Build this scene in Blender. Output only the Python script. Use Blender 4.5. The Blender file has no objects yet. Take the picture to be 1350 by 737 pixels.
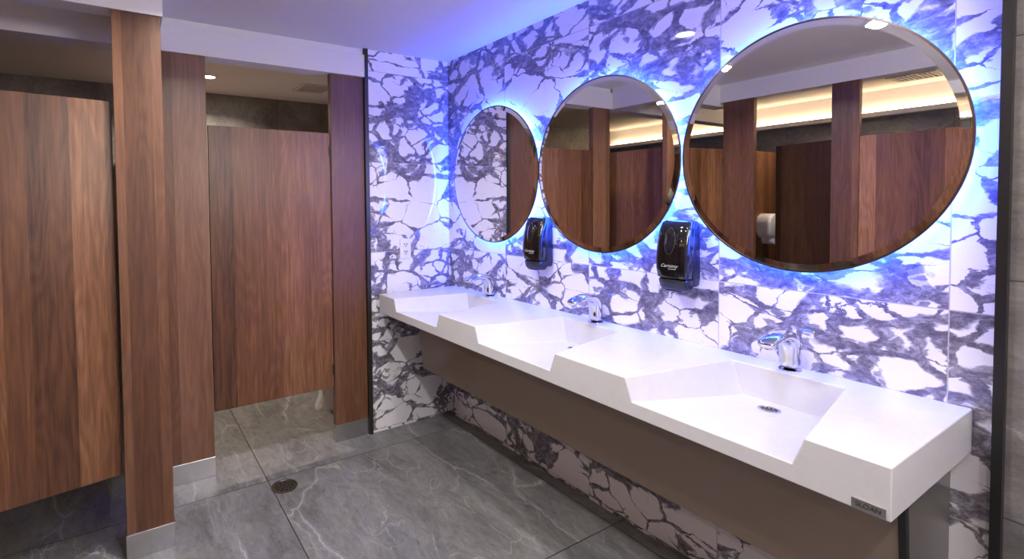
import bpy, bmesh, math, random
from mathutils import Vector, Matrix
sc=bpy.context.scene
try:
    sc.view_settings.view_transform='Standard'
    sc.view_settings.look='None'
except Exception as e: print(e)
COL=sc.collection

# ------------------------------------------------------------------ nodes
class NT:
    def __init__(s,name):
        s.m=bpy.data.materials.new(name); s.m.use_nodes=True
        s.t=s.m.node_tree; s.t.nodes.clear()
        s.out=s.n('ShaderNodeOutputMaterial'); s.b=s.n('ShaderNodeBsdfPrincipled')
        s.t.links.new(s.b.outputs[0],s.out.inputs[0])
    def n(s,k,**a):
        x=s.t.nodes.new(k)
        for q,v in a.items(): setattr(x,q,v)
        return x
    def set(s,inp,v):
        if hasattr(v,'is_output') or isinstance(v,bpy.types.NodeSocket): s.t.links.new(v,inp)
        else: inp.default_value=v
    def math(s,op,a,b=0.0,c=None,clamp=False):
        x=s.n('ShaderNodeMath',operation=op,use_clamp=clamp)
        s.set(x.inputs[0],a); s.set(x.inputs[1],b)
        if c is not None: s.set(x.inputs[2],c)
        return x.outputs[0]
    def vm(s,op,a,b=(0,0,0),scale=None):
        x=s.n('ShaderNodeVectorMath',operation=op)
        s.set(x.inputs[0],a)
        if op!='SCALE': s.set(x.inputs[1],b)
        if scale is not None: s.set(x.inputs['Scale'],scale)
        return x.outputs[0]
    def obj(s): return s.n('ShaderNodeTexCoord').outputs['Object']
    def sep(s,v):
        x=s.n('ShaderNodeSeparateXYZ'); s.set(x.inputs[0],v); return x.outputs
    def comb(s,a,b,c):
        x=s.n('ShaderNodeCombineXYZ')
        for i,v in enumerate((a,b,c)): s.set(x.inputs[i],v)
        return x.outputs[0]
    def noise(s,v,scale,detail=4,rough=.55,dist=0,color=False):
        x=s.n('ShaderNodeTexNoise'); s.set(x.inputs['Vector'],v)
        x.inputs['Scale'].default_value=scale; x.inputs['Detail'].default_value=detail
        x.inputs['Roughness'].default_value=rough; x.inputs['Distortion'].default_value=dist
        return x.outputs['Color'] if color else x.outputs['Fac']
    def vor(s,v,scale,feature='DISTANCE_TO_EDGE',out='Distance',rnd=1):
        x=s.n('ShaderNodeTexVoronoi',feature=feature); s.set(x.inputs['Vector'],v)
        x.inputs['Scale'].default_value=scale; x.inputs['Randomness'].default_value=rnd
        return x.outputs[out]
    def ss(s,v,a,b,lo=0.,hi=1.):
        x=s.n('ShaderNodeMapRange',interpolation_type='SMOOTHSTEP')
        s.set(x.inputs[0],v); s.set(x.inputs[1],a); s.set(x.inputs[2],b); s.set(x.inputs[3],lo); s.set(x.inputs[4],hi)
        return x.outputs[0]
    def ramp(s,v,stops):
        x=s.n('ShaderNodeValToRGB'); s.set(x.inputs[0],v)
        e=x.color_ramp.elements
        while len(e)<len(stops): e.new(.5)
        for i,(p,c) in enumerate(stops): e[i].position=p; e[i].color=(*c,1)
        return x.outputs[0]
    def mix(s,f,a,b,bt='MIX'):
        x=s.n('ShaderNodeMix',data_type='RGBA',blend_type=bt)
        s.set(x.inputs[0],f)
        s.set(x.inputs[6],a if not isinstance(a,tuple) else (*a,1)); s.set(x.inputs[7],b if not isinstance(b,tuple) else (*b,1))
        return x.outputs[2]
    def bs(s,**k):
        mp=dict(color='Base Color',rough='Roughness',metal='Metallic',spec='Specular IOR Level',coat='Coat Weight',crough='Coat Roughness',em='Emission Color',es='Emission Strength',trans='Transmission Weight',ior='IOR')
        for q,v in k.items():
            if isinstance(v,tuple): v=(*v,1)
            s.set(s.b.inputs[mp[q]],v)
        return s
    def bump(s,h,strength=.2,dist=.01):
        x=s.n('ShaderNodeBump'); s.set(x.inputs['Height'],h); x.inputs['Strength'].default_value=strength; x.inputs['Distance'].default_value=dist
        s.t.links.new(x.outputs[0],s.b.inputs['Normal'])

def simple(name,color,rough=.5,metal=0,nscale=40,var=.06,**k):
    t=NT(name); o=t.obj(); f=t.noise(o,nscale,3)
    c=t.mix(f,tuple(max(0,x*(1-var)) for x in color),tuple(min(1,x*(1+var)) for x in color))
    t.bs(color=c,rough=rough,metal=metal,**k); return t.m

def tile_id(t,P,off,size):
    q=t.vm('DIVIDE',t.vm('SUBTRACT',P,off),size)
    fl=t.vm('FLOOR',q); fr=t.vm('FRACTION',q)
    wn=t.n('ShaderNodeTexWhiteNoise',noise_dimensions='3D'); t.set(wn.inputs['Vector'],fl)
    return fr,wn.outputs['Color'],wn.outputs['Value']
def grout_mask(t,fr,size,axes,w):
    s_=t.sep(fr); m=0.0
    for a in axes:
        d=t.math('MINIMUM',s_[a],t.math('SUBTRACT',1.0,s_[a]))
        d=t.math('MULTIPLY',d,size[a]); g=t.math('LESS_THAN',d,w/2)
        m=t.math('MAXIMUM',g,m)
    return m

def marble():
    t=NT('arabescato_marble_tile'); P=t.obj()
    off=(-50,.44,1.146); size=(100,.6285,.565)
    fr,rc,rv=tile_id(t,P,off,size)
    g=grout_mask(t,fr,size,(1,2),.003)
    Q=t.vm('ADD',P,t.vm('SCALE',rc,scale=9.0))
    mp=t.n('ShaderNodeMapping'); t.set(mp.inputs['Vector'],Q)
    mp.inputs['Rotation'].default_value=(math.radians(-32),math.radians(26),0); mp.inputs['Scale'].default_value=(1,.9,1.4)
    Q=mp.outputs[0]
    d1=t.vm('SUBTRACT',t.noise(Q,4.5,2,color=True),(.5,.5,.5)); d2=t.vm('SUBTRACT',t.noise(Q,26,5,.62,color=True),(.5,.5,.5))
    W=t.vm('ADD',Q,t.vm('ADD',t.vm('SCALE',d1,scale=.10),t.vm('SCALE',d2,scale=.036)))
    e1=t.vor(W,4.0); e2=t.vor(W,7.4)
    vc3=t.n('ShaderNodeTexVoronoi',feature='F1'); t.set(vc3.inputs['Vector'],W); vc3.inputs['Scale'].default_value=21
    cr3=t.sep(vc3.outputs['Color'])[0]; e3=t.vor(W,21.0)
    patch=t.noise(Q,2.5,2,.5); n3=t.noise(Q,6.5,2)
    m1=t.ss(patch,.43,.56)
    th=t.math('MULTIPLY',t.ss(n3,.33,.62,.008,.155),t.ss(patch,.36,.52,.20,1))
    v1=t.ss(e1,t.math('MULTIPLY',th,.58),th,1,0)
    th2=t.math('MULTIPLY',t.ss(n3,.33,.67,.17,.04),m1)
    v2=t.ss(e2,t.math('MULTIPLY',th2,.58),t.math('ADD',th2,.001),1,0)
    near=t.math('MAXIMUM',t.ss(e1,.05,.24,1,0),t.ss(e2,.02,.22,.5,0))
    dk3=t.math('MULTIPLY',t.math('LESS_THAN',cr3,t.math('MULTIPLY',t.math('MULTIPLY',m1,near),.52)),t.ss(e3,.0,.10,.3,.85))
    v=t.math('MAXIMUM',t.math('MAXIMUM',v1,v2),dk3)
    fine=t.noise(W,40,7,.75); fb=t.noise(W,13,5,.7)
    vcol=t.ramp(t.math('MULTIPLY_ADD',fine,.6,t.math('MULTIPLY',fb,.4)),[(.37,(.068,.060,.080)),(.50,(.175,.160,.195)),(.60,(.39,.37,.425)),(.72,(.67,.65,.69))])
    cloud=t.noise(Q,5,4); wc=t.mix(t.ss(cloud,.52,.8,0,.28),(.83,.815,.85),(.62,.595,.68))
    hair=t.math('MULTIPLY',t.ss(t.vor(W,11.0),0,.022,1,0),t.ss(n3,.52,.63,0,.22)); wc=t.mix(hair,wc,(.42,.40,.46))
    col=t.mix(v,wc,vcol)
    col=t.mix(g,col,(.47,.45,.48))
    t.bs(color=col,rough=.035,spec=.6); return t.m

def stone(name,dark,light,vein,size,off,axes,gw=.003,rough=.3,veins=.8,gcol=(.03,.03,.03)):
    t=NT(name); P=t.obj()
    fr,rc,rv=tile_id(t,P,off,size); g=grout_mask(t,fr,size,axes,gw)
    Q=t.vm('ADD',P,t.vm('SCALE',rc,scale=7.0))
    mp=t.n('ShaderNodeMapping'); t.set(mp.inputs['Vector'],Q); mp.inputs['Rotation'].default_value=(0,0,.6); mp.inputs['Scale'].default_value=(1.2,.5,1); Q=mp.outputs[0]
    d1=t.vm('SUBTRACT',t.noise(Q,3.0,3,color=True),(.5,.5,.5)); d2=t.vm('SUBTRACT',t.noise(Q,14,5,.65,color=True),(.5,.5,.5))
    W=t.vm('ADD',Q,t.vm('ADD',t.vm('SCALE',d1,scale=.25),t.vm('SCALE',d2,scale=.06)))
    cl=t.noise(W,4.0,10,.74,.4); fine=t.noise(W,38,6,.78)
    base=t.math('ADD',t.math('MULTIPLY',cl,.66),t.math('MULTIPLY',fine,.44))
    col=t.ramp(base,[(.39,dark),(.71,light)])
    e=t.vor(W,2.6); vm=t.ss(t.noise(Q,3.1,3),.42,.60)
    v=t.math('MULTIPLY',t.ss(e,0,.010,.9,0),vm)
    vb=t.math('MULTIPLY',t.ss(e,0,.05,.20,0),vm)
    e2=t.vor(W,8.0); v2=t.math('MULTIPLY',t.ss(e2,0,.022,.5,0),t.ss(t.noise(Q,2.3,3),.48,.60))
    v=t.math('MAXIMUM',t.math('MAXIMUM',v,vb),v2); v=t.math('MULTIPLY',v,veins)
    col=t.mix(v,col,vein); col=t.mix(g,col,gcol)
    t.bs(color=col,rough=t.ss(fine,.3,.7,rough-.06,rough+.08)); return t.m

def wood(name,d=(.038,.0145,.0062),m=(.148,.060,.0255),l=(.370,.178,.086)):
    t=NT(name); P=t.obj(); x,y,z=t.sep(P)
    oi=t.n('ShaderNodeObjectInfo').outputs['Random']
    off=t.math('MULTIPLY',oi,41.0)
    xs=t.math('ADD',x,off)
    vo=t.n('ShaderNodeTexVoronoi',voronoi_dimensions='1D',feature='F1'); t.set(vo.inputs['W'],xs); vo.inputs['Scale'].default_value=9.0
    r=t.sep(vo.outputs['Color'])[0]
    vo2=t.n('ShaderNodeTexVoronoi',voronoi_dimensions='1D',feature='F1'); t.set(vo2.inputs['W'],xs); vo2.inputs['Scale'].default_value=4.0
    r2=t.sep(vo2.outputs['Color'])[1]
    C=t.comb(t.math('ADD',t.math('MULTIPLY',xs,1.0),t.math('MULTIPLY',r,13.0)),t.math('MULTIPLY',y,1.0),t.math('MULTIPLY',z,.045))
    g0=t.noise(C,16,3,.6); g1=t.noise(C,70,7,.7); g2=t.noise(C,230,3,.6)
    C2=t.comb(t.math('ADD',xs,t.math('MULTIPLY',r,7.0)),y,t.math('MULTIPLY',z,.13))
    n=t.noise(C2,6,2,.5)
    ring=t.math('SINE',t.math('MULTIPLY',n,120.0)); ring=t.math('MULTIPLY_ADD',ring,.5,.5)
    v=t.math('ADD',t.math('MULTIPLY',r,.33),t.math('MULTIPLY',r2,.11))
    v=t.math('ADD',v,t.math('MULTIPLY',g1,.60)); v=t.math('ADD',v,t.math('MULTIPLY',g2,.28)); v=t.math('ADD',v,t.math('MULTIPLY',g0,.38))
    v=t.math('ADD',v,t.math('MULTIPLY',ring,.08))
    v=t.math('SUBTRACT',v,.435)
    col=t.ramp(v,[(.12,d),(.48,m),(.90,l)])
    t.bs(color=col,rough=.36,spec=.40); t.bump(g2,.06,.002); return t.m

def emis(name,c,s):
    t=NT(name); o=t.obj(); f=t.noise(o,3,1)
    t.bs(color=c,em=c,es=t.math('MULTIPLY',t.ss(f,0,1,.98,1.02),s)); return t.m

M={}
M['marble']=marble()
M['floor']=stone('grey_stone_floor_tile',(.070,.068,.069),(.255,.250,.252),(.50,.49,.49),(1.22,1.22,50),(.61,1.50,-25),(0,1),.005,.33,.75)
M['stone']=stone('grey_stone_wall_tile',(.09,.086,.083),(.27,.255,.245),(.5,.48,.46),(1.22,1.22,.61),(.0,.1,.02),(0,1,2),.003,.35,.5,(.05,.05,.05))
M['wood']=wood('walnut_laminate')
M['wood2']=wood('walnut_post_laminate',(.048,.020,.0105),(.130,.056,.028),(.26,.130,.070))
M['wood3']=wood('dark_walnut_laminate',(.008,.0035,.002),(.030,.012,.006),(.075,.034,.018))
M['ceil']=simple('ceiling_paint',(.78,.76,.78),.8,nscale=90,var=.03)
M['white']=simple('white_paint',(.74,.72,.76),.6,nscale=60,var=.03)
M['steel']=simple('brushed_steel',(.60,.59,.59),.24,1,nscale=120,var=.08)
M['chrome']=simple('polished_chrome',(.66,.66,.68),.05,1,nscale=5,var=.01)
M['black']=simple('black_metal_trim',(.012,.012,.013),.35,nscale=30)
M['dkmetal']=simple('dark_bronze_trim',(.05,.045,.04),.35,.6,nscale=30)
M['bevelrefl']=simple('bevel_reflection_paint',(.16,.115,.08),.28,.9,nscale=30)  # colour stands in for the dark floor reflected in the mirror bevel
M['drainm']=simple('aged_drain_metal',(.22,.19,.16),.35,1,nscale=30)
M['blackplastic']=simple('glossy_black_plastic',(.006,.006,.008),.07,nscale=30,coat=.6)
M['satinblack']=simple('satin_black_plastic',(.010,.010,.012),.25,nscale=30)
M['taupe']=simple('taupe_laminate',(.285,.228,.178),.26,nscale=60,var=.03)
M['greyend']=simple('grey_laminate',(.115,.108,.098),.3,nscale=60,var=.04)
M['porcelain']=simple('white_porcelain',(.8,.79,.77),.12,nscale=10,var=.01)
M['plastic']=simple('white_plastic',(.78,.77,.76),.3,nscale=10,var=.01)
M['letter']=simple('white_lettering',(.42,.42,.43),.5,nscale=10,var=.01)
M['dark']=simple('dark_slot',(.008,.008,.008),.6)
t=NT('white_quartz'); o=t.obj(); f=t.noise(o,7,6,.7,1.5); e=t.ss(t.vor(t.vm('ADD',o,t.vm('SCALE',t.noise(o,4,4,color=True),scale=.5)),5),0,.02,.15,0)
c=t.mix(t.ss(f,.4,.7,0,.5),(.62,.615,.64),(.57,.565,.595)); c=t.mix(e,c,(.53,.52,.55)); t.bs(color=c,rough=.24); M['quartz']=t.m
t=NT('mirror_silver'); o=t.obj(); f=t.noise(o,2,1); t.bs(color=t.mix(f,(.82,.82,.81),(.83,.83,.82)),rough=0.0,metal=1.0); M['mirror']=t.m
t=NT('dark_tinted_window'); o=t.obj(); f=t.noise(o,4,2); t.bs(color=t.mix(f,(.004,.006,.014),(.008,.012,.028)),rough=.05,coat=1.0); M['window']=t.m
M['led']=emis('blue_led_strip',(.022,.082,1.0),200)
M['warmled']=emis('warm_led_strip',(1.0,.72,.40),19)
M['lamp']=emis('downlight_lens',(1.0,.95,.88),10)
M['lampwarm']=emis('warm_downlight_lens',(1.0,.85,.65),25)
M['fillglow']=emis('fill_light_glow',(1.0,.95,.90),1.2)  # glowing face of the added fill light

# ------------------------------------------------------------------ mesh helpers
def mkobj(name,me,mat,loc=(0,0,0),parent=None):
    o=bpy.data.objects.new(name,me); COL.objects.link(o)
    if mat: me.materials.append(mat)
    o.location=loc
    if parent is not None: o.parent=parent
    return o
def from_bm(name,bm,mat,loc=(0,0,0),parent=None,smooth=False):
    bmesh.ops.recalc_face_normals(bm,faces=bm.faces)
    me=bpy.data.meshes.new(name); bm.to_mesh(me); bm.free()
    if smooth: me.shade_smooth()
    return mkobj(name,me,mat,loc,parent)
def bm_box(bm,x0,x1,y0,y1,z0,z1,bev=0,seg=2):
    b=bmesh.new(); bmesh.ops.create_cube(b,size=1)
    for v in b.verts: v.co=Vector((x0+(v.co.x+.5)*(x1-x0),y0+(v.co.y+.5)*(y1-y0),z0+(v.co.z+.5)*(z1-z0)))
    if bev: bmesh.ops.bevel(b,geom=b.edges[:],offset=bev,segments=seg,affect='EDGES',profile=.5)
    me=bpy.data.meshes.new('t'); b.to_mesh(me); b.free(); bm.from_mesh(me); bpy.data.meshes.remove(me)
def box(name,x0,x1,y0,y1,z0,z1,mat,loc=(0,0,0),parent=None,bev=0):
    bm=bmesh.new(); bm_box(bm,x0,x1,y0,y1,z0,z1,bev)
    return from_bm(name,bm,mat,loc,parent)
def lathe(bm,prof,seg=48,axis='z',c=(0,0,0)):
    rings=[]
    for r,hh in prof:
        ring=[]
        if r<=1e-6:
            p=(0,0,hh) if axis=='z' else (hh,0,0)
            ring=[bm.verts.new(Vector(p)+Vector(c))]
        else:
            for i in range(seg):
                a=2*math.pi*i/seg
                p=(r*math.cos(a),r*math.sin(a),hh) if axis=='z' else (hh,r*math.cos(a),r*math.sin(a))
                ring.append(bm.verts.new(Vector(p)+Vector(c)))
        rings.append(ring)
    for a,b in zip(rings[:-1],rings[1:]):
        for i in range(seg):
            j=(i+1)%seg
            if len(a)==1 and len(b)==1: continue
            if len(a)==1: bm.faces.new((a[0],b[i],b[j]))
            elif len(b)==1: bm.faces.new((a[i],a[j],b[0]))
            else: bm.faces.new((a[i],a[j],b[j],b[i]))
def loft(bm,rings,cap=True):
    vs=[[bm.verts.new(p) for p in r] for r in rings]
    n=len(vs[0])
    for a,b in zip(vs[:-1],vs[1:]):
        for i in range(n):
            j=(i+1)%n; bm.faces.new((a[i],a[j],b[j],b[i]))
    if cap: bm.faces.new(vs[0][::-1]); bm.faces.new(vs[-1])
def superell(w,d,n=32,e=4):
    pts=[]
    for i in range(n):
        a=2*math.pi*i/n; c,s=math.cos(a),math.sin(a)
        pts.append((w*math.copysign(abs(c)**(2/e),c),d*math.copysign(abs(s)**(2/e),s)))
    return pts
def smooth_by_angle(o,deg=40):
    me=o.data; me.shade_smooth()
    try: me.set_sharp_from_angle(angle=math.radians(deg))
    except Exception: pass
def thing(o,label,cat,group=None):
    o['label']=label; o['category']=cat
    if group: o['group']=group
    return o
def struct(o): o['kind']='structure'; return o
def empty(name,loc):
    o=bpy.data.objects.new(name,None); COL.objects.link(o); o.location=loc; o.empty_display_size=.05; return o
def text(name,body,size,mat,parent,mw,shear=0,ext=.0004,bold=0):
    cu=bpy.data.curves.new(name,'FONT'); cu.body=body; cu.size=size; cu.extrude=ext; cu.shear=shear; cu.align_x='CENTER'; cu.align_y='CENTER'; cu.offset=bold
    tmp=bpy.data.objects.new('tmp',cu); COL.objects.link(tmp)
    dg=bpy.context.evaluated_depsgraph_get(); dg.update()
    me=bpy.data.meshes.new_from_object(tmp.evaluated_get(dg)); bpy.data.objects.remove(tmp)
    me.materials.clear(); me.transform(mw)
    return mkobj(name,me,mat,parent=parent)

# ------------------------------------------------------------------ key dims
D=1.9; YF=2.93; ZC=2.407; XE=1.307; XL=-2.0; YB=4.72; YN=-1.3; TY=.35
ROW=-.55; HZ=2.232

# ------------------------------------------------------------------ structure
struct(box('floor',XL-.1,D+.1,YN-.1,YB+.1,-.1,0,M['floor']))
struct(box('ceiling',XL-.1,D+.1,YN-.1,YB+.1,ZC,ZC+.1,M['ceil']))
struct(box('wall_right',D,D+.1,TY,YB,0,ZC,M['marble']))
struct(box('wall_right_stone',D-.004,D+.1,YN,TY-.018,0,ZC,M['stone']))
struct(box('wall_far',XE,D,YF,YF+.12,0,ZC,M['marble']))
struct(box('wall_back',XL-.1,D+.1,YB,YB+.1,0,ZC,M['stone']))
struct(box('wall_left',XL-.1,XL,YN,YB,0,ZC,M['stone']))
struct(box('wall_near',XL-.1,D+.1,YN-.1,YN,0,ZC,M['white']))
struct(box('trim_1',D-.03,D+.02,TY-.020,TY,0,ZC,M['black']))
struct(box('trim_2',XE-.024,XE+.0005,YF-.012,YF+.125,0,ZC,M['dkmetal']))
struct(box('trim_3',XL,XE-.02,YF-.012,YF+.12,HZ,HZ+.135,M['white']))
struct(box('trim_9',XL,XE-.02,YF+.012,YF+.12,HZ+.135,ZC,M['ceil']))
struct(box('trim_4',ROW-.11,.16,2.40,2.51,HZ,ZC,M['white']))
struct(box('trim_5',.05,.16,2.51,YF-.012,HZ,ZC,M['white']))
struct(box('trim_6',ROW-.11,ROW,YN,2.40,HZ+.03,ZC,M['white']))
struct(box('trim_7',XL,XL+.10,YN,YB,2.17,2.21,M['white']))
struct(box('trim_8',XL,XL+.012,YN,YB,2.21,ZC,M['white']))

# ------------------------------------------------------------------ posts
def post(loc,w,t,h,ang,label,mat='wood2'):
    r=empty('partition_post',(loc[0],loc[1],0)); r.rotation_euler[2]=ang
    box('body',-w/2,w/2,-t/2,t/2,0.03,h,M[mat],parent=r,bev=.0015)
    bm=bmesh.new(); bm_box(bm,-w/2-.004,w/2+.004,-t/2-.004,t/2+.004,0,.105,.002)
    s=from_bm('shoe',bm,M['steel'],parent=r); s['label']='brushed stainless steel floor shoe'
    thing(r,label,'partition post','walnut partition posts'); return r
post((.065,2.41+.022),.172,.044,HZ,0,'tall walnut post with steel shoe at the front stall')
post((.283,YF+.022),.205,.044,HZ,0,'tall walnut post with steel shoe beside the recessed stall door')
post((1.175,YF+.03),.212,.044,HZ,0,'tall walnut post next to the marble wall end')
post((ROW-.022,2.251),.242,.044,HZ+.03,math.pi/2,'tall walnut corner post of the side stalls')
post((ROW-.022,1.53),.16,.044,HZ+.03,math.pi/2,'tall walnut post between the side stall doors')
post((ROW-.022,.72),.16,.044,HZ+.03,math.pi/2,'tall walnut post between the side stall doors')
post((ROW-.022,-.15),.16,.044,HZ+.03,math.pi/2,'tall walnut post between the side stall doors')
post((ROW-.022,-.98),.16,.044,HZ+.03,math.pi/2,'tall walnut post between the side stall doors')

DB,DT=.34,1.877
def door(p0,p1,label,hinge=0,t=.025,name='stall_door',z0=DB,z1=DT,cat='stall door',hw=True,mat='wood'):
    v=Vector((p1[0]-p0[0],p1[1]-p0[1])); L=v.length; ang=math.atan2(v.y,v.x)
    c=((p0[0]+p1[0])/2,(p0[1]+p1[1])/2,z0)
    bm=bmesh.new(); bm_box(bm,-L/2,L/2,-t/2,t/2,0,z1-z0,.0015)
    o=from_bm(name,bm,M[mat],c); o.rotation_euler[2]=ang
    thing(o,label,cat,'walnut stall doors' if hw else 'stall side panels')
    if hw:
        hx=(-L/2 if hinge==0 else L/2)
        for zz in (.08,z1-z0-.14):
            bm=bmesh.new()
            lathe(bm,[(0,0),(.006,0),(.006,.06),(0,.06)],12,c=(hx,-t/2-.004,zz))
            q=from_bm('hinge',bm,M['dkmetal'],parent=o,smooth=False); q['label']='dark metal pivot hinge'
        bm=bmesh.new(); lx=-hx*.86
        lathe(bm,[(0,-.001),(.02,-.001),(.02,.006),(0,.006)],20,axis='z')
        for vv in bm.verts: vv.co=Vector((vv.co.x+lx,t/2+vv.co.z,vv.co.y+.78))
        bm_box(bm,lx-.004,lx+.004,t/2+.005,t/2+.022,.765,.795,.001)
        q=from_bm('latch',bm,M['steel'],parent=o); q['label']='small steel turn latch'
    return o
door((-.552,2.385),(-.032,2.475),'walnut stall door standing slightly ajar behind the front post',0)
door((.392,YF+.022),(1.062,YF+.03),'closed walnut stall door between two posts',1)
door((ROW-.022,.80),(ROW-.022,1.45),'closed walnut door of the side stalls',0)
door((ROW-.022,-.07),(ROW-.022,.64),'closed walnut door of the side stalls',0)
door((ROW-.022,-.90),(ROW-.022,-.23),'closed walnut door of the side stalls',0)
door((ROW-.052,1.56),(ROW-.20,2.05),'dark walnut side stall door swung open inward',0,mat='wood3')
def panel(p0,p1,label): return door(p0,p1,label,name='partition_panel',cat='partition panel',hw=False)
panel((.06,2.46),(.06,YB),'walnut divider panel between two toilet stalls')
panel((.283,YF+.05),(.283,YB),'walnut divider panel between two toilet stalls')
panel((-.60,2.44),(-.60,YB),'walnut divider panel between two toilet stalls')
panel((XL,1.53),(ROW-.05,1.53),'walnut divider panel of the side stalls')
panel((XL,.72),(ROW-.05,.72),'walnut divider panel of the side stalls')
panel((XL,2.34),(ROW-.06,2.34),'walnut divider panel of the side stalls')

# ------------------------------------------------------------------ vanity counter
T=.892; CZ=.7755; XF=1.339; Y0=.39; Y1=2.872; XB=1.80; CB=[.80,1.61,2.42]
bm=bmesh.new(); V=lambda x,y,z: bm.verts.new((x,y,z))
Wl=D-.001
f0=V(XF,Y0,T); f1=V(XF,Y1,T); b0=V(Wl,Y0,T); b1=V(Wl,Y1,T)
u00=V(XF,Y0,CZ); u01=V(XF,Y1,CZ); u10=V(Wl,Y0,CZ); u11=V(Wl,Y1,CZ)
m0=V(XB,Y0,T); m1=V(XB,Y1,T)
front=[f0]; backedge=[m0]; prevF=f0; prevB=m0
for c in CB:
    A0=V(XF,c-.25,T);A1=V(XF,c+.25,T);B0=V(XB,c-.165,T);B1=V(XB,c+.165,T)
    C0=V(XF,c-.225,.822);C1=V(XF,c+.225,.822);D0=V(XB-.012,c-.12,.784);D1=V(XB-.012,c+.12,.784)
    front+=[A0,C0,C1,A1]; backedge+=[B0,B1]
    bm.faces.new((prevF,A0,B0,prevB)); prevF=A1; prevB=B1
    bm.faces.new((C0,C1,D1,D0)); bm.faces.new((B0,B1,D1,D0)); bm.faces.new((A0,C0,D0,B0)); bm.faces.new((A1,B1,D1,C1))
bm.faces.new((prevF,f1,m1,prevB))
front.append(f1); backedge.append(m1)
bm.faces.new(front+[u01,u00]); bm.faces.new(backedge+[b1,b0])
bm.faces.new((u00,u01,u11,u10)); bm.faces.new((b0,b1,u11,u10)); bm.faces.new((f0,m0,b0,u10,u00)); bm.faces.new((f1,m1,b1,u11,u01))
cnt=from_bm('vanity_counter',bm,M['quartz'])
cnt.data.transform(Matrix.Translation((-1.62,-1.63,-CZ))); cnt.location=(1.62,1.63,CZ)
bv=cnt.modifiers.new('bev','BEVEL'); bv.width=.0035; bv.segments=3; bv.limit_method='ANGLE'; bv.angle_limit=math.radians(20); bv.harden_normals=True
thing(cnt,'long white quartz counter with three angular ramp basins along marble wall','vanity counter')
slope=math.atan2(.822-.784,XB-.012-XF)
def drain(loc,r,parent,matrim='steel',nm='drain'):
    bm=bmesh.new(); lathe(bm,[(0,0),(r,0),(r,.0025),(r*.86,.0035),(r*.84,.0015),(0,.0015)],40)
    o=from_bm(nm,bm,M[matrim],loc,parent)
    bm=bmesh.new()
    for rr,n in ((.0,1),(.33,6),(.62,11)):
        for i in range(n):
            a=2*math.pi*i/n+rr*3
            lathe(bm,[(0,.0018),(r*.115,.0018),(r*.115,.0024),(0,.0024)],10,c=(r*rr*math.cos(a),r*rr*math.sin(a),0))
    h=from_bm('grate_hole',bm,M['dark'],(0,0,0),o); h['kind']='stuff'; h['label']='dark perforations of the drain grate'
    return o
for c in CB:
    xx=1.71; zz=.822-(xx-XF)*math.tan(slope)
    d=drain((xx-1.62,c-1.63,zz-CZ+.0003),.032,cnt); d.rotation_euler[1]=slope; d['label']='round perforated steel drain'
bx=box('badge',-.002,0,-.030,.030,-.011,.011,M['steel'],(XF-1.62,.428-1.63,.7895-CZ),cnt,bev=.0006); bx['label']='small metal maker plate'
mw=Matrix.Translation((-.0022,0,0))@Matrix.Rotation(math.radians(-90),4,'Z')@Matrix.Rotation(math.radians(90),4,'X')
text('badge_lettering','SLOAN',.014,M['dkmetal'],bx,mw)

# skirt under counter
bm=bmesh.new()
Ya,Yb2=.43,2.78
def prism(bm,pts,ya,yb):
    a=[bm.verts.new((x,ya,z)) for x,z in pts]; b=[bm.verts.new((x,yb,z)) for x,z in pts]
    n=len(pts)
    for i in range(n): bm.faces.new((a[i],a[(i+1)%n],b[(i+1)%n],b[i]))
    bm.faces.new(a[::-1]); bm.faces.new(b)
prism(bm,[(1.555,CZ-.002),(1.595,.405),(1.613,.405),(1.573,CZ-.002)],Ya+.012,Yb2)
sk=from_bm('vanity_skirt',bm,M['taupe'])
thing(sk,'sloped taupe cover panel below the white counter','vanity skirt')
bm=bmesh.new(); prism(bm,[(1.572,CZ-.003),(1.620,.30),(D-.002,.30),(D-.002,CZ-.003)],Ya,Ya+.012)
e=from_bm('end_panel',bm,M['greyend'],parent=sk); e['label']='dark grey end panel of the cover'
bm=bmesh.new(); prism(bm,[(1.550,CZ-.003),(1.595,.40),(1.605,.30),(1.620,.30),(1.574,CZ-.003)],Ya-.002,Ya+.0125)
e=from_bm('edge_strip',bm,M['black'],parent=sk); e['label']='black edge strip of the cover'

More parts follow.
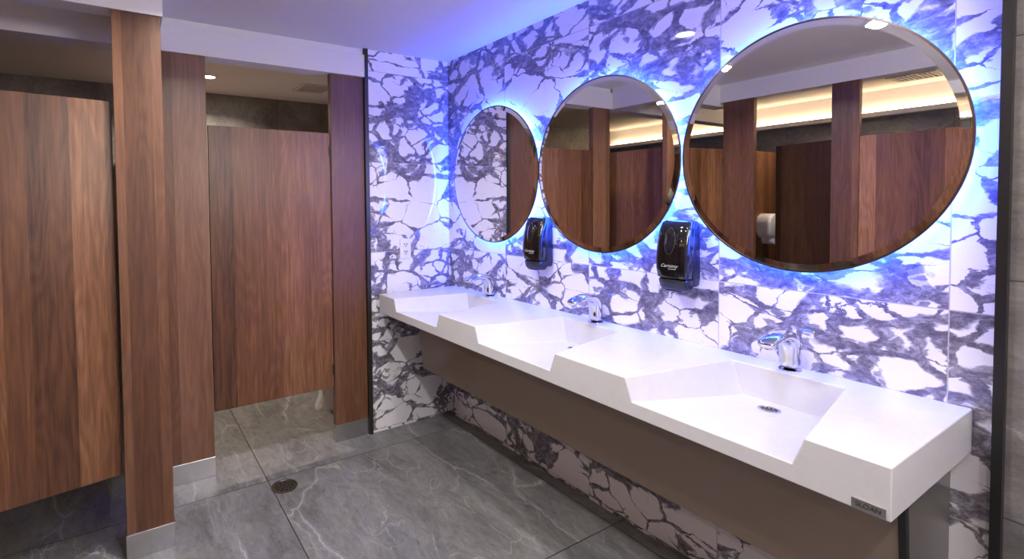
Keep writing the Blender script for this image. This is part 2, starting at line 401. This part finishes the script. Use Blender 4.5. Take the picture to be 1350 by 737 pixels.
# ------------------------------------------------------------------ faucets
def sweep(bm,path,n=24):
    rings=[]
    for (x,z),ang,wy,th in path:
        tx,tz=math.cos(ang),math.sin(ang); nx,nz=-tz,tx
        r=[]
        for (a,b) in superell(wy,th,n,2.8): r.append((x+nx*b,a,z+nz*b))
        rings.append(r)
    loft(bm,rings)
def faucet(y):
    r=empty('faucet',(1.852,y,T)); r.scale=(1.2,1.15,1.2)
    bm=bmesh.new(); lathe(bm,[(0,0),(.0285,0),(.0285,.002),(.0275,.003),(0,.003)],40)
    from_bm('base_ring',bm,M['chrome'],parent=r,smooth=False)
    bm=bmesh.new(); rad=math.radians
    P=[((0,.001),90,.0265,.0235),((0,.03),90,.0260,.0228),((0,.050),92,.0262,.0225),((-.003,.070),102,.0265,.0225),
       ((-.013,.087),124,.0268,.0215),((-.030,.0985),148,.0268,.0185),((-.052,.1030),170,.0265,.0155),((-.080,.1020),183,.026,.0135),((-.108,.0965),195,.025,.012),((-.130,.089),202,.023,.0105),((-.139,.0855),204,.018,.008)]
    sweep(bm,[(p,rad(a),w,t) for p,a,w,t in P])
    b=from_bm('body',bm,M['chrome'],parent=r,smooth=True); ss=b.modifiers.new('s','SUBSURF'); ss.levels=1; ss.render_levels=2
    bm=bmesh.new(); lathe(bm,[(0,0),(.010,0),(.010,-.009),(.007,-.009),(0,-.007)],24,c=(-.118,0,.084))
    q=from_bm('aerator',bm,M['steel'],parent=r)
    thing(r,'chrome touchless faucet on the white counter','faucet','chrome sensor faucets')
for c in CB: faucet(c+.005)

# ------------------------------------------------------------------ mirrors
MR=.4016; MZ=1.6167
for yc in (.791,1.600,2.402):
    bm=bmesh.new()
    prof=[(0,0),(MR-.002,0),(MR-.002,-.003),(MR-.026,-.0065),(0,-.0065)]
    lathe(bm,prof,128,axis='x')
    m=from_bm('wall_mirror',bm,M['mirror'],(D-.036,yc,MZ))
    thing(m,'large round mirror with thin painted-in bevel reflection and blue glowing rim','mirror','round mirrors with glowing rims')
    bm=bmesh.new(); lathe(bm,[(MR-.0018,.001),(MR+.0008,.001),(MR+.0008,-.0045),(MR-.0048,-.0050),(MR-.0048,-.0034),(MR-.0018,-.0034),(MR-.0018,.001)],128,axis='x')
    b=from_bm('bevel_reflection',bm,M['bevelrefl'],parent=m); b['label']='thin dark band painted in for the bevel reflection'  # dark band painted in for what the bevel reflects
    bm=bmesh.new(); lathe(bm,[(0,.0005),(MR-.036,.0005),(MR-.036,.0355),(0,.0355)],96,axis='x')
    b=from_bm('backing',bm,M['white'],parent=m); b['label']='white mounting box behind the glass'
    bm=bmesh.new(); lathe(bm,[(MR-.0355,.008),(MR-.030,.008),(MR-.030,.030),(MR-.0355,.030),(MR-.0355,.008)],96,axis='x')
    b=from_bm('led_strip',bm,M['led'],parent=m); b['label']='glowing blue led strip'

# ------------------------------------------------------------------ soap dispensers
def dispenser(y):
    r=empty('soap_dispenser',(D,y,1.098)); r.scale=(1.05,1.12,1.10)
    rings=[]
    for z,w,d in [(.016,.046,.045),(.022,.053,.052),(.05,.057,.055),(.20,.055,.05),(.238,.052,.046),(.248,.044,.038)]:
        rings.append([(-d/2-.001-b,a,z) for a,b in superell(w,d/2,40,7)])
    bm=bmesh.new(); loft(bm,rings); b=from_bm('body',bm,M['satinblack'],parent=r); smooth_by_angle(b)
    rings=[]
    for z,w,d0,d1 in [(.045,.050,.05,.090),(.049,.056,.046,.099),(.08,.0590,.044,.107),(.12,.060,.044,.107),(.17,.059,.040,.100),(.215,.0575,.034,.088),(.243,.054,.028,.074),(.252,.045,.024,.058)]:
        cc=(d0+d1)/2; hd=(d1-d0)/2
        rings.append([(-cc-b,a,z) for a,b in superell(w,hd,40,4)])
    bm=bmesh.new(); loft(bm,rings); b=from_bm('cover',bm,M['blackplastic'],parent=r); smooth_by_angle(b,50)
    rings=[]
    for z,w,d0,d1 in [(.000,.034,.035,.074),(.004,.044,.028,.090),(.016,.051,.020,.099),(.040,.055,.02,.104),(.0445,.052,.024,.100)]:
        cc=(d0+d1)/2; hd=(d1-d0)/2
        rings.append([(-cc-b,a,z) for a,b in superell(w,hd,40,3.4)])
    bm=bmesh.new(); loft(bm,rings); b=from_bm('push_bar',bm,M['satinblack'],parent=r); smooth_by_angle(b,50)
    rings=[]
    for z in (.0015,.0045):
        rings.append([(-.062-b,a,z) for a,b in superell(.043,.0295,40,3)])
    bm=bmesh.new(); loft(bm,rings); b=from_bm('nozzle_trim',bm,M['steel'],parent=r)
    def oval(rw,rh,th,inner=None):
        bm=bmesh.new(); n=48
        def ring(w,h_,x): return [bm.verts.new((x,w*math.cos(2*math.pi*i/n),h_*math.sin(2*math.pi*i/n))) for i in range(n)]
        if inner:
            a=ring(rw,rh,0);b_=ring(rw,rh,-th);c_=ring(rw-inner,rh-inner,-th);d_=ring(rw-inner,rh-inner,0)
            L=[a,b_,c_,d_,a]
            for p,q in zip(L[:-1],L[1:]):
                for i in range(n): bm.faces.new((p[i],p[(i+1)%n],q[(i+1)%n],q[i]))
        else:
            a=ring(rw,rh,0);b_=ring(rw,rh,-th);c_=ring(rw*.6,rh*.6,-th*1.8)
            for p,q in ((a,b_),(b_,c_)):
                for i in range(n): bm.faces.new((p[i],p[(i+1)%n],q[(i+1)%n],q[i]))
            bm.faces.new(c_); bm.faces.new(a[::-1])
        return bm
    tilt=math.radians(9)
    w=from_bm('window',oval(.018,.045,.004),M['window'],(-.0985,0,.178),r); w.rotation_euler[1]=tilt
    w['label']='oval dark refill window'
    w2=from_bm('window_ring',oval(.020,.0475,.0045,.0012),M['steel'],(-.0985,0,.178),r); w2.rotation_euler[1]=tilt
    mw=Matrix.Translation((-.1078,0,.092))@Matrix.Rotation(math.radians(-90),4,'Z')@Matrix.Rotation(math.radians(90),4,'X')
    text('lettering','Certainty',.0165,M['letter'],r,mw,shear=.4,ext=.0008)
    mw=Matrix.Translation((-.1075,-.012,.081))@Matrix.Rotation(math.radians(-90),4,'Z')@Matrix.Rotation(math.radians(90),4,'X')
    text('lettering','PROFESSIONAL',.0042,M['letter'],r,mw,ext=.0008)
    thing(r,'glossy black wall soap dispenser with oval window between mirrors','soap dispenser','black soap dispensers')
dispenser(1.995); dispenser(1.200)

# ------------------------------------------------------------------ outlet on far wall
def outlet():
    r=empty('wall_outlet',(1.555,YF,1.16)); r.scale=(1.1,1.5,1.1)
    box('cover_plate',-.036,.036,-.006,0,-.058,.058,M['plastic'],parent=r,bev=.002)
    for z in (.022,-.022):
        box('socket',-.017,.017,-.009,-.0055,z-.014,z+.014,M['plastic'],parent=r,bev=.001)
        for x in (-.007,.007): box('slot',x-.0024,x+.0024,-.0094,-.0088,z-.002,z+.010,M['dark'],parent=r)
        box('slot',-.003,.003,-.0094,-.0088,z-.012,z-.005,M['dark'],parent=r)
    thing(r,'white duplex electrical outlet on marble wall','electrical outlet')
outlet()

fd=drain((.67,2.62,.0002),.066,None,'drainm','floor_drain'); thing(fd,'round dark metal floor drain in stone tiles','floor drain')

# ------------------------------------------------------------------ toilet
def toilet(loc,rot):
    r=empty('toilet',loc); r.rotation_euler[2]=rot
    def ell(cx,w,d,z,n=40,e=2.3): return [(cx+a,b,z) for a,b in superell(d,w,n,e)]
    bm=bmesh.new()
    loft(bm,[ell(.41,.115,.30,0),ell(.41,.115,.30,.03),ell(.40,.105,.28,.10),ell(.41,.13,.28,.22),ell(.44,.165,.28,.33),ell(.45,.182,.29,.385),ell(.45,.18,.285,.40)])
    b=from_bm('bowl',bm,M['porcelain'],parent=r); smooth_by_angle(b,50)
    bm=bmesh.new(); loft(bm,[ell(.46,.185,.285,.401),ell(.46,.188,.29,.412),ell(.46,.18,.283,.422)])
    b=from_bm('seat',bm,M['plastic'],parent=r); smooth_by_angle(b,50)
    bm=bmesh.new(); loft(bm,[ell(.44,.185,.29,.4225),ell(.44,.185,.29,.435),ell(.44,.17,.275,.442)])
    b=from_bm('lid',bm,M['plastic'],parent=r); smooth_by_angle(b,50)
    bm=bmesh.new(); bm_box(bm,.01,.20,-.20,.20,.38,.74,.02,3); bm_box(bm,.0,.21,-.21,.21,.74,.775,.01,3)
    b=from_bm('tank',bm,M['porcelain'],parent=r); smooth_by_angle(b,40)
    bm=bmesh.new(); bm_box(bm,.20,.212,.10,.17,.66,.675,.003)
    from_bm('flush_lever',bm,M['chrome'],parent=r)
    thing(r,'white porcelain floor toilet in the stall','toilet')
toilet((D-.015-.05,3.50,0),math.pi)

r=empty('toilet_paper_dispenser',(-1.11,2.34-.0125,.22)); r.rotation_euler[2]=math.pi
bm=bmesh.new()
rings=[]
for y,s_ in [(0,1),(.09,1),(.11,.92),(.115,.8)]:
    rings.append([(a*s_,y,1.0+b*s_) for a,b in superell(.11,.11,48,2.4)])
loft(bm,rings); b=from_bm('housing',bm,M['plastic'],parent=r); smooth_by_angle(b,40)
bm=bmesh.new(); lathe(bm,[(0,0),(.045,0),(.045,.10),(0,.10)],32)
for v in bm.verts: v.co=Vector((v.co.x,.01+v.co.z,.885+v.co.y))
from_bm('paper_roll',bm,M['porcelain'],parent=r)
thing(r,'white toilet paper dispenser on walnut divider','toilet paper dispenser')

# ------------------------------------------------------------------ ceiling fixtures
def downlight(x,y,power,color,size=.10,mat='lamp'):
    r=empty('ceiling_downlight',(x,y,ZC))
    bm=bmesh.new(); lathe(bm,[(.045,0),(.065,0),(.065,-.004),(.048,-.006),(.045,-.002),(.045,0)],40)
    from_bm('trim_ring',bm,M['white'],parent=r)
    bm=bmesh.new(); lathe(bm,[(0,-.0005),(.044,-.0005),(.044,-.002),(0,-.002)],32)
    l=from_bm('lens',bm,M[mat],parent=r); l['label']='glowing round lens'
    thing(r,'small round recessed ceiling downlight','downlight','recessed ceiling downlights')
    la=bpy.data.lights.new('lamp','AREA'); la.shape='DISK'; la.size=size; la.energy=power; la.color=color; la.spread=math.radians(150)
    lo=bpy.data.objects.new('downlight_lamp',la); COL.objects.link(lo); lo.location=(x,y,ZC-.012)
NEU=(1.0,.95,.92)
downlight(1.05,1.75,6,NEU); downlight(1.05,.75,4.5,NEU); downlight(.35,.9,12,NEU)
downlight(.35,1.9,21,NEU); downlight(1.0,-.4,5,NEU); downlight(.1,-.4,9,NEU)
W_=(1.0,.80,.58)
downlight(.563,4.12,32,(1.0,.84,.66),mat='lampwarm'); downlight(-.25,3.6,1.5,W_,mat='lampwarm'); downlight(-1.2,1.95,8,W_,mat='lampwarm'); downlight(-1.2,.1,6,W_,mat='lampwarm')
wl=empty('fill_light',(1.25,YN,1.95))  # fill light added out of view to brighten ceiling and doors
def disc(bm,rx,rz,y0,y1,n=48):
    loft(bm,[[(rx*math.cos(2*math.pi*i/n),y,rz*math.sin(2*math.pi*i/n)) for i in range(n)] for y in (y0,y1)])
bm=bmesh.new(); disc(bm,.46,.34,0,.05); from_bm('housing',bm,M['steel'],parent=wl)
bm=bmesh.new(); disc(bm,.44,.32,.05,.07); dd=from_bm('fillglow',bm,M['fillglow'],parent=wl); dd['label']='glowing face of the added fill light'
thing(wl,'large oval fill light added behind the camera','wall light')
la=bpy.data.lights.new('fill_lamp','AREA'); la.shape='ELLIPSE'; la.size=.85; la.size_y=.6; la.energy=34; la.color=(1.0,.91,.83)  # lamp of the added fill light, behind the camera
lo=bpy.data.objects.new('fill_lamp',la); COL.objects.link(lo); lo.location=(1.20,YN+.25,1.95); lo.rotation_euler=(math.radians(90+22),0,math.radians(22))
def vent(x,y):
    v=empty('ceiling_vent',(x,y,ZC))
    bm=bmesh.new()
    bm_box(bm,-.13,.13,-.15,-.13,-.008,0,.001);bm_box(bm,-.13,.13,.13,.15,-.008,0,.001);bm_box(bm,-.13,-.11,-.13,.13,-.008,0,.001);bm_box(bm,.11,.13,-.13,.13,-.008,0,.001)
    for i in range(9): bm_box(bm,-.11,.11,-.118+i*.0285,-.108+i*.0285,-.007,-.001,.0008)
    from_bm('grille',bm,M['white'],parent=v)
    box('duct_opening',-.11,.11,-.13,.13,-.0008,-.0003,M['dark'],parent=v)
    thing(v,'white square louvred ceiling vent','air vent','ceiling vents')
vent(1.36,4.13); vent(-1.6,1.45)
c=box('cove_light',XL+.03,XL+.06,YN+.05,YB-.05,2.2105,2.222,M['warmled']); thing(c,'long warm led cove strip on the wall ledge','cove light')

# ------------------------------------------------------------------ world + camera
w=bpy.data.worlds.new('world'); sc.world=w; w.use_nodes=True
w.node_tree.nodes['Background'].inputs[0].default_value=(.5,.5,.6,1); w.node_tree.nodes['Background'].inputs[1].default_value=.1
f,cx,cy,a,pt,ro=671.4527,577.6610,290.4450,31.7265,1.8962,0.6127
a,pt,ro=[math.radians(q) for q in (a,pt,ro)]
F=Vector((math.sin(a)*math.cos(pt),math.cos(a)*math.cos(pt),-math.sin(pt)))
R0=Vector((math.cos(a),-math.sin(a),0)); D0=-R0.cross(F)
R=R0*math.cos(ro)+D0*math.sin(ro); Dn=-R0*math.sin(ro)+D0*math.cos(ro)
cam=bpy.data.cameras.new('camera'); co=bpy.data.objects.new('camera',cam); COL.objects.link(co)
U=-Dn; Bk=-F
co.matrix_world=Matrix(((R.x,U.x,Bk.x,0),(R.y,U.y,Bk.y,0),(R.z,U.z,Bk.z,1.45),(0,0,0,1)))
cam.sensor_fit='HORIZONTAL'; cam.sensor_width=36; cam.lens=f/1350*36
cam.shift_x=(675-cx)/1350; cam.shift_y=-(368.5-cy)/1350
cam.clip_start=.02
sc.camera=co
